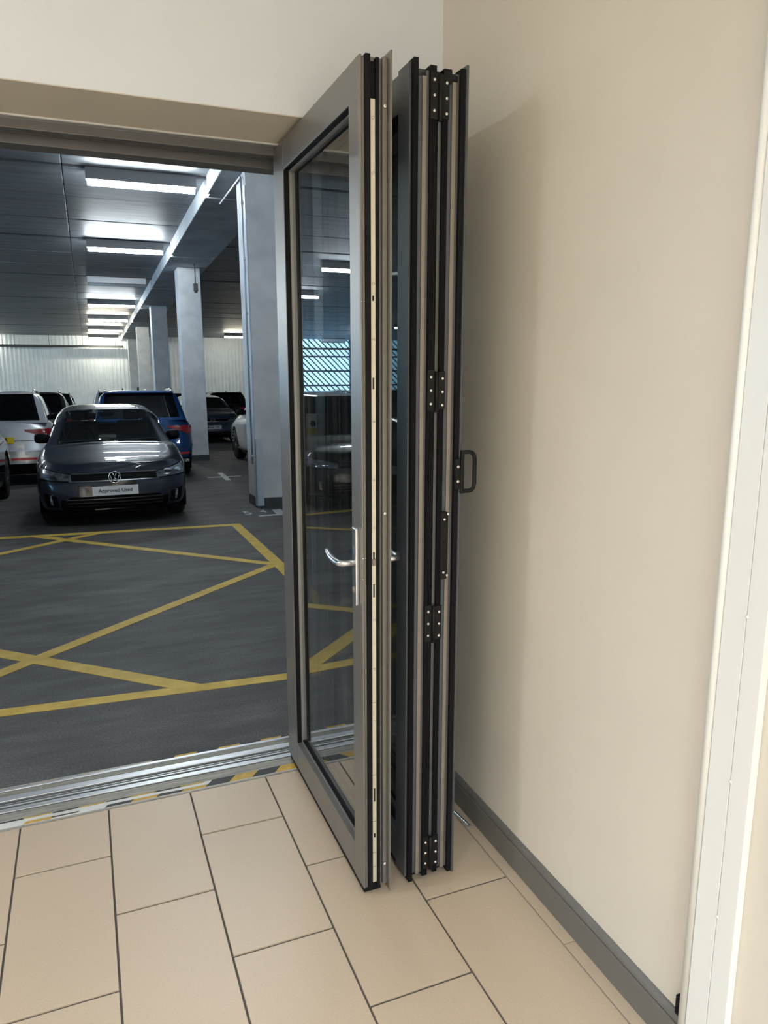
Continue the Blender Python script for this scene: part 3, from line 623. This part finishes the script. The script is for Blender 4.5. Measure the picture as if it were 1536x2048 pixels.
class Car:
    def __init__(s, L, W, H, kind, paint, glass='car_glass_dark', rim='rim_dark', wr=0.32):
        s.L, s.W, s.H, s.kind, s.pm, s.gm, s.rim, s.wr = L, W, H, kind, M[paint], M[glass], M[rim], wr
        suv = kind != 'hatch'
        s.gc = 0.19 if suv else 0.165
        s.pf, s.y0, s.pr, s.y1 = 3.0, 0.62, 4.2, 0.50
        zn, zc, zb = ((0.86, 1.06, 1.12) if suv else (0.735, 0.93, 0.985))
        s.zn, s.zc, s.zb = zn, zc, zb
        s.yc = 1.12 if suv else 1.0            # cowl
        s.top = [(0, zn), (0.35, zn + .06), (s.yc, zc), (s.yc + .8, zc + .02), (L - .5, zb), (L, zb - .02)]
        s.tf = [(s.gc, .07), (.30, .0), (.50, .012), (zn - .14, .05), (zn - .02, .16), (zn + .1, .22)]
        s.tr = [(s.gc, .06), (.38, .0), (.62, .02), (.72, .06), (zb - .15, .10), (zb, .15)]
        s.yt = s.yc + (0.98 if not suv else 0.92)     # top of windscreen
        s.yrt = L - (0.62 if not suv else 0.46)       # rear end of roof
        s.yrb = L - 0.15
        s.axf = 0.80 if not suv else 0.88
        s.axr = L - (0.72 if not suv else 0.86)
        s.Wb = W * 0.885; s.n = 6.5; s.tum = 0.20 if not suv else 0.17
    def zt(s, y): return pw(s.top, y)
    def side(s, xf, y, z):
        zr = (z - s.gc) / (s.zt(y) - s.gc)
        x = xf * s.W * pw(QT, min(max(zr, 0), 1))
        ff = max(0, 1 - y / 1.3) ** 1.0; fr = max(0, 1 - (s.L - y) / 1.1)
        return (x, y + pw(s.tf, z) * ff - pw(s.tr, z) * fr, z)
    def plan(s, th, end):
        p, d = (s.pf, s.y0) if end == 'f' else (s.pr, s.y1)
        a = abs(th); xf = math.sin(a) ** (2 / p) if a > 0 else 0; yy = d * (1 - math.cos(a) ** (2 / p)) if a < PI / 2 else d
        if a > PI / 2: yy = d + (a - PI / 2) * 1.0; xf = 1.0
        n = Vector((math.copysign((math.sin(min(a, PI / 2)) ** (2 - 2 / p)) / s.W, th), -(max(math.cos(min(a, PI / 2)), 0) ** (2 - 2 / p)) / d)).normalized()
        if end == 'r': return math.copysign(xf, th), s.L - yy, Vector((n.x, -n.y))
        return math.copysign(xf, th), yy, n
    def th_of(s, x, end):
        p = s.pf if end == 'f' else s.pr
        return math.copysign(math.asin(min(1, (abs(x) / s.W) ** (p / 2))), x)
    def body(s, root):
        st = []
        for k in range(9): th = lerp(.16, PI / 2, k / 8); xf, y, _ = s.plan(th, 'f'); st.append((xf, y))
        for y in [lerp(s.y0, s.L - s.y1, t / 14) for t in range(1, 14)]: st.append((1, y))
        for k in range(8, -1, -1): th = lerp(.2, PI / 2, k / 8); xf, y, _ = s.plan(th, 'r'); st.append((xf, y))
        rows = []
        zs = [0, .03, .07, .14, .22, .32, .42, .52, .62, .72, .80, .86, .91, .95, .98, 1.0]
        for xf, y in st:
            zt = s.zt(y); half = []
            for zr in zs: half.append(s.side(xf, y, s.gc + zr * (zt - s.gc)))
            ex, ey, ez = half[-1]
            for u in (.9, .75, .5, .25): half.append((ex * u, ey, ez + .03 * (1 - u * u)))
            half.append((0, ey, ez + .03))
            ring = half + [(-x, y_, z) for x, y_, z in half[-2::-1]]
            rows.append(ring)
        mb = MB(); b, n = mb.grid(rows, True, True); mb.ring_caps(b, n, len(rows))
        me = mb.mesh('body', s.pm)
        o = obj('body', me)
        cut = MB()
        for y in (s.axf, s.axr):
            for sx in (-1, 1):
                xs = sorted((sx * (s.W - .30), sx * (s.W + .2))); r = s.wr + .055
                cut.lathe_x([(xs[0], r), (xs[1], r)], 0, y, s.wr, 28)
        co = obj('cutter', cut.mesh('cutter', M['car_black']))
        md = o.modifiers.new('b', 'BOOLEAN'); md.operation = 'DIFFERENCE'; md.object = co; md.solver = 'EXACT'
        dg = bpy.context.evaluated_depsgraph_get(); nm = bpy.data.meshes.new_from_object(o.evaluated_get(dg))
        bpy.data.objects.remove(o); bpy.data.objects.remove(co)
        while len(nm.materials) > 1: nm.materials.pop(index=len(nm.materials) - 1)
        try: nm.set_sharp_from_angle(angle=math.radians(38))
        except Exception: pass
        nm.name = 'body'
        return obj('body', nm, root)
    # ---- greenhouse
    def h(s, y):
        Ht = s.H - s.zt((s.yt + s.yrt) / 2) + .02
        if y <= s.yt: return max(0.004, (y - s.yc) / (s.yt - s.yc)) * Ht * .90 if y > s.yc else .004
        if y <= s.yrt:
            t = (y - s.yt) / (s.yrt - s.yt); return Ht * (.90 + .10 * math.sin(min(1, t * 1.9) * PI / 2) - .05 * max(0, t - .5) ** 2 * 4)
        return max(0.004, (s.yrb - y) / (s.yrb - s.yrt)) * Ht * .95
    def base(s, y): return s.zt(y) - .02
    def gtop(s, y, u):
        h = s.h(y); f = (1 - abs(u) ** s.n) ** (1 / s.n) if abs(u) < 1 else 0
        z = s.base(y) + h * f; Ht = s.H - s.zc
        return Vector((u * s.Wb * (1 - s.tum * h * f / Ht), y, z))
    def gside(s, y, z, sx):
        h = s.h(y); v = min(.999, (z - s.base(y)) / h); Ht = s.H - s.zc
        x = s.Wb * (1 - max(v, 0) ** s.n) ** (1 / s.n) * (1 - s.tum * (z - s.base(y)) / Ht)
        return Vector((sx * x, y, z))
    def inside_front(s, y, u): return s.yc + .07 < y < s.yt - .05 and abs(u) < .86
    def greenhouse(s, root):
        ys = [s.yc] + [lerp(s.yc, s.yt, k / 12) for k in range(1, 13)] + [s.yt + .05] + [lerp(s.yt + .1, s.yrt - .05, k / 18) for k in range(19)] + [lerp(s.yrt, s.yrb, k / 9) for k in range(10)]
        us = [1, .998, .993, .985, .97, .95, .92, .89, .86, .81, .7, .55, .35, .15]; us = us + [0] + [-u for u in us[::-1]]
        rows = [[s.gtop(y, u) for u in us] for y in ys]
        mb = MB(); n = len(us); mb.v = [tuple(p) for r in rows for p in r]
        for i in range(len(ys) - 1):
            for j in range(n - 1):
                ym = (ys[i] + ys[i + 1]) / 2; um = (us[j] + us[j + 1]) / 2
                if s.yc + .10 < ym < s.yt - .04 and abs(um) < .81: continue
                if s.yrt + .04 < ym < s.yrb - .05 and abs(um) < .82: continue
                c = (Vector(rows[i][j]) + Vector(rows[i + 1][j + 1])) / 2
                fr = (c.z - s.base(ym)) / (s.H - s.zc)
                if abs(um) > .85 and .12 < fr < .74 and s.yc + .45 + fr * .5 < ym < s.yrt - .10 - 0.1 * fr: continue
                mb.f.append((i * n + j, i * n + j + 1, (i + 1) * n + j + 1, (i + 1) * n + j)); mb.sm.append(True)
        o = mb.build('cabin_shell', s.pm, root)
        # glazing
        def patch(fn, nu, nv, name, d=.006):
            rows = []
            for i in range(nu + 1):
                r = []
                for j in range(nv + 1):
                    a, b = i / nu, j / nv; e = 1e-3
                    p = fn(a, b); du = fn(min(a + e, 1), b) - fn(max(a - e, 0), b); dv = fn(a, min(b + e, 1)) - fn(a, max(b - e, 0))
                    nn = du.cross(dv); nn = nn.normalized() if nn.length > 1e-12 else Vector((0, 0, 1))
                    cen = Vector((0, s.L / 2, s.zc - .1))
                    if nn.dot(p - cen) < 0: nn = -nn
                    r.append(p + nn * d)
                rows.append(r)
            mb = MB(); mb.grid(rows, True); return mb.build(name, s.gm, root)
        patch(lambda a, b: s.gtop(lerp(s.yc + .05, s.yt - .01, a), lerp(-.84, .84, b)), 10, 14, 'windscreen')
        patch(lambda a, b: s.gtop(lerp(s.yrt + .02, s.yrb - .03, a), lerp(-.86, .86, b)), 8, 14, 'rear_window')
        Ht = s.H - s.zc
        for sx in (-1, 1):
            for k in (0, 1):
                def fn(a, b, k=k, sx=sx):
                    v = lerp(.08, .79, b); f0 = s.yc + .42 + .52 * v; f1 = s.yrt - .03 - .1 * v; mid = (f0 + f1) / 2 + .1
                    lo, hi = ((f0, mid - .03), (mid + .03, f1))[k]
                    y = lerp(lo, hi, a); z = min(s.base(y) + v * Ht * .98, s.base(y) + s.h(y) * .97)
                    return s.gside(y, z, sx)
                patch(fn, 8, 6, 'side_window')
        return o
    # ---- patch on nose or tail
    def fpatch(s, root, name, m, t0, t1, zlo, zhi, d=.010, end='f', nu=10, nv=4, both=False):
        for sgn in ((1, -1) if both else (1,)):
            rows = []; back = []
            for i in range(nu + 1):
                a = i / nu; th = sgn * lerp(t0, t1, a); xf, y, n = s.plan(th, end)
                lo = zlo(a) if callable(zlo) else zlo; hi = zhi(a) if callable(zhi) else zhi
                r = []; rb = []
                for j in range(nv + 1):
                    z = lerp(lo, hi, j / nv); p = Vector(s.side(xf, y, z)); nn = Vector((n.x, n.y, 0))
                    r.append(p + nn * d); rb.append(p - nn * .03)
                rows.append([rb[0]] + r + [rb[-1]]); back.append(rb)
            first = [p for p in rows[0]]; last = [p for p in rows[-1]]
            inset = lambda row, i: [Vector(p) for p in ([back[i][0]] + back[i] + [back[i][-1]])]
            rows = [inset(rows[0], 0)] + rows + [inset(rows[-1], -1)]
            mb = MB(); mb.grid(rows, True); o = mb.build(name, m, root)
            try: o.data.set_sharp_from_angle(angle=math.radians(40))
            except Exception: pass
        return o
    def xpatch(s, root, name, m, x0, x1, z0, z1, d=.010, end='f', nu=10, nv=3):
        return s.fpatch(root, name, m, s.th_of(x0, end), s.th_of(x1, end), z0, z1, d, end, nu, nv)
    def wheels(s, root):
        r = s.wr; wd = .21
        tm = MB(); tm.lathe_x([(-wd / 2, r * .66), (-wd / 2, r * .90), (-wd / 2 + .02, r * .975), (-wd / 4, r), (wd / 4, r), (wd / 2 - .02, r * .975), (wd / 2, r * .90), (wd / 2, r * .66)], 0, 0, 0, 28); tme = tm.mesh('wheel', M['tyre'])
        rm = MB(); rm.lathe_x([(wd / 2 - .06, r * .30), (wd / 2 - .05, r * .66), (wd / 2 + .002, r * .68), (wd / 2 - .002, r * .63), (wd / 2 - .03, r * .61)], 0, 0, 0, 28)
        for k in range(5):
            a = 2 * PI * k / 5; c, sn = math.cos(a), math.sin(a)
            for off in (-.028, .028):
                pa = Vector((wd / 2 - .006, 0.05 * c - off * .6 * sn, 0.05 * sn + off * .6 * c)); pb = Vector((wd / 2 - .012, r * .63 * c - off * 1.5 * sn, r * .63 * sn + off * 1.5 * c))
                rm.tube([pa, pb], .018, 6)
        rm.lathe_x([(wd / 2 - .03, .06), (wd / 2 + .002, .055), (wd / 2 + .004, .02)], 0, 0, 0, 14)
        rme = rm.mesh('rim', s.rim)
        for y in (s.axf, s.axr):
            for sx in (-1, 1):
                o = obj('wheel', tme, root); o.location = (sx * (s.W - wd / 2 - .02), y, r); o.rotation_euler = (0, 0, 0 if sx > 0 else PI)
                obj('rim', rme, o)
        mb = MB()
        mb.box(-s.W + .32, s.W - .32, .25, s.L - .25, s.gc - .03, s.gc + .15); mb.build('underbody', M['car_black'], root)
        for y in (s.axf, s.axr):
            for sx in (-1, 1):
                mb = MB(); rr = s.wr + .054
                xs = sorted((sx * (s.W - .30), sx * (s.W - .02)))
                rows = [[(x, y + rr * math.cos(t), s.wr + rr * math.sin(t)) for t in [lerp(-.5, PI + .5, q / 20) for q in range(21)]] for x in xs]
                mb.grid(rows, True); mb.build('wheel_liner', M['car_black'], root)
    def mirrors(s, root, m=None):
        for sx in (-1, 1):
            mb = MB(); cx, cy, cz = sx * (s.W - .045), s.yc + .46, s.zc + .075
            rows = []
            for i in range(7):
                a = lerp(-PI / 2, PI / 2, i / 6)
                rows.append([(cx + sgp(math.cos(a), .5) * .095 * sgp(math.cos(t), .6), cy + .075 * math.sin(a) - (.02 if math.sin(a) < 0 else 0), cz + sgp(math.cos(a), .5) * .07 * sgp(math.sin(t), .6)) for t in [2 * PI * q / 14 for q in range(14)]])
            b, n = mb.grid(rows, True, True); mb.ring_caps(b, n, 7); mb.tube([(sx * (s.W - .12), cy + .02, cz - .06), (cx - sx * .04, cy, cz - .03)], .022, 6)
            mb.build('door_mirror', m or M['car_black'], root)
    def rails(s, root):
        Ht = s.H
        for sx in (-1, 1):
            pts = []
            for k in range(9):
                y = lerp(s.yt + .15, s.yrt - .02, k / 8); p = s.gtop(y, sx * .86); pts.append((p.x, y, p.z + (.045 if 0 < k < 8 else .0)))
            mb = MB(); mb.tube(pts, .019, 8); mb.build('roof_rail', M['chrome'], root)
    def plate(s, root, end, z, text, yellow=False, xc=0, w=.52, hh=.112):
        xf, y, n = s.plan(.0001, end); p = Vector(s.side(0, y, z)); sg = -1 if end == 'f' else 1
        f = MB().box(xc - w / 2, xc + w / 2, min(p.y, p.y + sg * .028), max(p.y, p.y + sg * .028), z - hh / 2, z + hh / 2).build('number_plate', M['plate_yellow' if yellow else 'plate_white'], root, .002)
        if text:
            t = obj('plate_text', text_mesh(text[0], text[1], M['ink'], .0008), f); t['kind'] = 'stuff'; t.location = (xc, p.y + sg * .0292, z)
            t.rotation_euler = (PI / 2, 0, 0 if end == 'f' else PI)
    def emblem(s, root, end, z, r, m='chrome', d=.025):
        xf, y, n = s.plan(.0001, end); p = Vector(s.side(0, y, z)); sg = -1 if end == 'f' else 1; yy = p.y + sg * d
        mb = MB()
        mb.tube([(0, p.y - sg * .02, z), (0, yy - sg * .004, z)], r * .98, 24); e = mb.build('badge', M['car_black'], root)
        mb = MB(); pts = [(r * math.cos(2 * PI * k / 24), yy, z + r * math.sin(2 * PI * k / 24)) for k in range(25)]; mb.tube(pts, r * .09, 6)
        q = lambda a, b: (a * r, yy + sg * .002, z + b * r)
        mb.tube([q(-.36, .86), q(0, .10)], r * .085, 6); mb.tube([q(.36, .86), q(0, .10)], r * .085, 6)
        mb.tube([q(-.80, .48), q(-.36, -.72)], r * .085, 6); mb.tube([q(-.36, -.72), q(0, -.02)], r * .085, 6); mb.tube([q(0, -.02), q(.36, -.72)], r * .085, 6); mb.tube([q(.36, -.72), q(.80, .48)], r * .085, 6)
        mb.build('badge_letters', M[m], e)
    def interior(s, root):
        yd = s.yc + .25
        MB().box(-.62, .62, yd + .05, yd + .45, s.zc - .05, s.zc + .04).build('dashboard', M['car_black'], root, .03)
        mb = MB(); c = Vector((-.36, yd + .62, s.zc + .02)); pts = []
        for k in range(25):
            t = 2 * PI * k / 24; pts.append(c + Vector((.18 * math.cos(t), .08 * math.sin(t), .165 * math.sin(t))))
        mb.tube(pts, .016, 6, caps=False); mb.tube([c + Vector((-.17, 0, 0)), c + Vector((.17, 0, 0))], .016, 6); mb.build('steering_wheel', M['car_black'], root)
        for x in (-.36, .36):
            st = MB().box(x - .24, x + .24, yd + 1.12, yd + 1.26, s.zc - .1, s.zc + .26).build('seat', M['seat_cloth'], root, .06)
            MB().box(x - .13, x + .13, yd + 1.14, yd + 1.22, s.zc + .27, s.zc + .42).build('headrest', M['seat_cloth'], st, .035)
        MB().box(-.56, .56, s.yrt - .55, s.yrt - .42, s.zc - .1, s.zc + .2).build('rear_bench', M['seat_cloth'], root, .04)
        MB().box(-.10, .10, s.yt - .02, s.yt + .02, s.H - .16, s.H - .10).build('inside_mirror', M['car_black'], root, .012)

def make_car(name, label, cat, front_or_rear, x, y, **kw):
    group = kw.pop('group', None); details = kw.pop('details', True)
    c = Car(**kw)
    r = empty(name); tag(r, label, cat, group)
    X, Y = meas(x, y)
    if front_or_rear == 'f': park_obj(r, X, Y)
    else: park_obj(r, X, Y + c.L, 0, PI)
    c.body(r); c.greenhouse(r); c.wheels(r)
    return r, c

def front_face(r, c, plate=None, badge=True, hatch=False):
    z = c.zn
    # headlights
    c.fpatch(r, 'headlight', M['lamp_clear'], .42, 1.18, lambda a: lerp(z - .175, z - .145, a), lambda a: lerp(z - .105, z - .020, a), .008, 'f', 12, 4, both=True)
    for a0, a1 in ((.56, .72), (.80, 1.0)):
        c.fpatch(r, 'headlight_lens', M['chrome'], a0, a1, lambda a: z - .130 + .02 * abs(2 * a - 1) ** 2, lambda a: z - .075 - .02 * abs(2 * a - 1) ** 2, .012, 'f', 8, 3, both=True)
    c.fpatch(r, 'headlight_rim', M['car_black'], .40, 1.21, lambda a: lerp(z - .187, z - .165, a), lambda a: lerp(z - .097, z - .006, a), .004, 'f', 12, 4, both=True)
    c.fpatch(r, 'grille', M['car_black'], -.42, .42, z - .172, z - .098, .006, 'f', 16, 3)
    c.fpatch(r, 'grille_trim', M['chrome'], -.42, .42, z - .099, z - .089, .012, 'f', 16, 2)
    c.fpatch(r, 'grille_trim', M['chrome'], -.46, .46, z - .188, z - .175, .012, 'f', 16, 2)
    c.fpatch(r, 'lower_grille', M['car_black'], -.64, .64, .215, lambda a: .372 if abs(a - .5) < .36 else .34, .006, 'f', 20, 3)
    for zz in (.255, .295, .335): c.fpatch(r, 'grille_bar', M['rim_dark'], -.52, .52, zz, zz + .007, .010, 'f', 16, 2)
    c.fpatch(r, 'fog_surround', M['car_black'], .70, 1.02, .25, lambda a: lerp(.38, .42, a), .006, 'f', 8, 3, both=True)
    c.fpatch(r, 'fog_trim', M['chrome'], .80, .86, .275, .395, .014, 'f', 3, 4, both=True)
    c.fpatch(r, 'lip', M['car_black'], -1.2, 1.2, c.gc + .005, c.gc + .035, .012, 'f', 24, 2)
    if badge: c.emblem(r, 'f', z - .145, .068)
    if plate: c.plate(r, 'f', plate[0], plate[1:])

# ---- grey hatchback facing the door
r, c = make_car('hatchback_car', 'slate grey hatchback facing the door with white Approved Used plate', 'car', 'f', .29, 6.22, L=4.05, W=.885, H=1.425, kind='hatch', paint='paint_slate', glass='car_glass', rim='rim_silver', wr=.315)
front_face(r, c, (.435, 'Approved Used', .060)); c.mirrors(r, M['car_black']); c.interior(r)
mb = MB(); mb.tube([(-.60, c.yc + .02, c.zc + .035), (-.1, c.yc + .06, c.zc + .05), (.05, c.yc + .07, c.zc + .05)], .012, 6); mb.build('wiper', M['rubber'], r)
mb = MB(); mb.tube([(.10, c.yc + .03, c.zc + .04), (.55, c.yc + .07, c.zc + .045)], .012, 6); mb.build('wiper', M['rubber'], r)

# ---- black SUV in the next bay
r, c = make_car('suv_car', 'black car parked next to the slate grey hatchback, nose to the door', 'car', 'f', -2.08, 6.05, L=4.30, W=.905, H=1.58, kind='hatch', paint='paint_black', rim='rim_dark', wr=.345)
front_face(r, c, (.50, '', .1)); c.mirrors(r); c.rails(r)

def rear_face(r, c, plate=None, lights=(.22, 1.62, .795, .985), refl=True, badge=True):
    t0, t1, zl, zh = lights
    c.fpatch(r, 'tail_light', M['lamp_red'], t0, t1, lambda a: lerp(zh - .035, zl, min(1, a * 2.4)), lambda a: zh, .012, 'r', 16, 4, both=True)
    c.fpatch(r, 'bumper_trim', M['car_black'], -1.25, 1.25, c.gc + .01, c.gc + .20, .012, 'r', 24, 3)
    c.fpatch(r, 'bumper_step', c.pm, -1.3, 1.3, .60, .635, .014, 'r', 24, 2)
    if refl: c.fpatch(r, 'reflector', M['reflector_red'], .04, .95, .455, .495, .012, 'r', 8, 2, both=True)
    c.fpatch(r, 'exhaust_trim', M['chrome'], .55, .95, c.gc + .12, c.gc + .175, .018, 'r', 8, 2, both=True)
    c.fpatch(r, 'boot_crease', M['car_black'], -.55, .55, zl - .012, zl - .002, .004, 'r', 12, 1)
    if badge: c.emblem(r, 'r', zh - .04, .06)
    if plate: c.plate(r, 'r', plate[0], plate[1:], True)
    # roof spoiler
    p = c.gtop(c.yrt, 0); MB().box(-c.Wb * .76, c.Wb * .76, c.yrt - .06, c.yrt + .09, p.z - .05, p.z - .015).build('spoiler', c.pm, r, .012)
    mb = MB(); q = c.gtop(c.yrt - .25, 0); mb.tube([(0, c.yrt - .25, q.z - .01), (0, c.yrt - .19, q.z + .045)], .014, 6); mb.build('antenna', M['car_black'], r)

# ---- silver SUV seen from behind
r, c = make_car('suv_car', 'silver SUV seen from behind with a yellow plate and red tail lights', 'car', 'r', -1.42, 11.15, L=4.48, W=.92, H=1.655, kind='suv', paint='paint_silver', wr=.355, rim='rim_silver')
rear_face(r, c, (.80, 'DN24', .13)); c.mirrors(r); c.rails(r)
# ---- blue MPV seen from behind
r, c = make_car('mpv_car', 'bright blue car seen from behind beside the second column', 'car', 'r', .98, 11.0, L=4.45, W=.905, H=1.645, kind='suv', paint='paint_blue', wr=.335)
rear_face(r, c, (.80, 'KN24', .12), (.22, 1.62, .84, .985)); c.mirrors(r); c.rails(r)
# ---- white SUV half behind the nearest column
r, c = make_car('suv_car', 'white SUV half hidden behind the nearest concrete column', 'car', 'r', 4.22, 11.05, L=4.55, W=.93, H=1.66, kind='suv', paint='paint_white', wr=.365)
rear_face(r, c, (.80, '', .12)); c.mirrors(r); c.rails(r)
for sx in (-1, 1):
    mb = MB(); mb.tube([(sx * (c.W - .01), c.axf + .5, .30), (sx * (c.W - .01), c.axr - .5, .30)], .035, 8); mb.build('sill_trim', M['car_black'], r)
# ---- dark blue car between columns, facing
r, c = make_car('hatchback_car', 'dark blue car facing out between the second column and white SUV', 'car', 'f', 3.80, 20.8, L=4.28, W=.90, H=1.50, kind='suv', paint='paint_navy', wr=.33)
front_face(r, c, (.50, 'MN24 VW', .09)); c.mirrors(r)
# ---- cars further back
far = [('charcoal SUV with roof rails behind the silver SUV', 'paint_charcoal', -1.15, 17.3, 1.66, 'suv'), ('black car far back behind the charcoal SUV', 'paint_black', -1.0, 23.4, 1.64, 'suv'),
       ('silver SUV partly hidden behind the blue car', 'paint_silver', 1.00, 17.2, 1.68, 'suv'), ('black car far back beyond the dark blue car', 'paint_black', 5.6, 27.8, 1.62, 'suv'),
       ('charcoal car farthest back near the cladding wall', 'paint_charcoal', 3.9, 33.2, 1.60, 'suv'), ('black car by the daylight mesh end of the middle bay', 'paint_black', -6.8, 17.0, 1.6, 'suv'), ('white car in the middle bay towards the mesh screen', 'paint_white', -9.4, 17.2, 1.62, 'suv')]
for lab, pn, x, y, hh, kd in far:
    r, c = make_car('suv_car', lab, 'car', 'r', x, y, L=4.4, W=.91, H=hh, kind=kd, paint=pn, wr=.345)
    rear_face(r, c, None, badge=False); c.mirrors(r); c.rails(r)
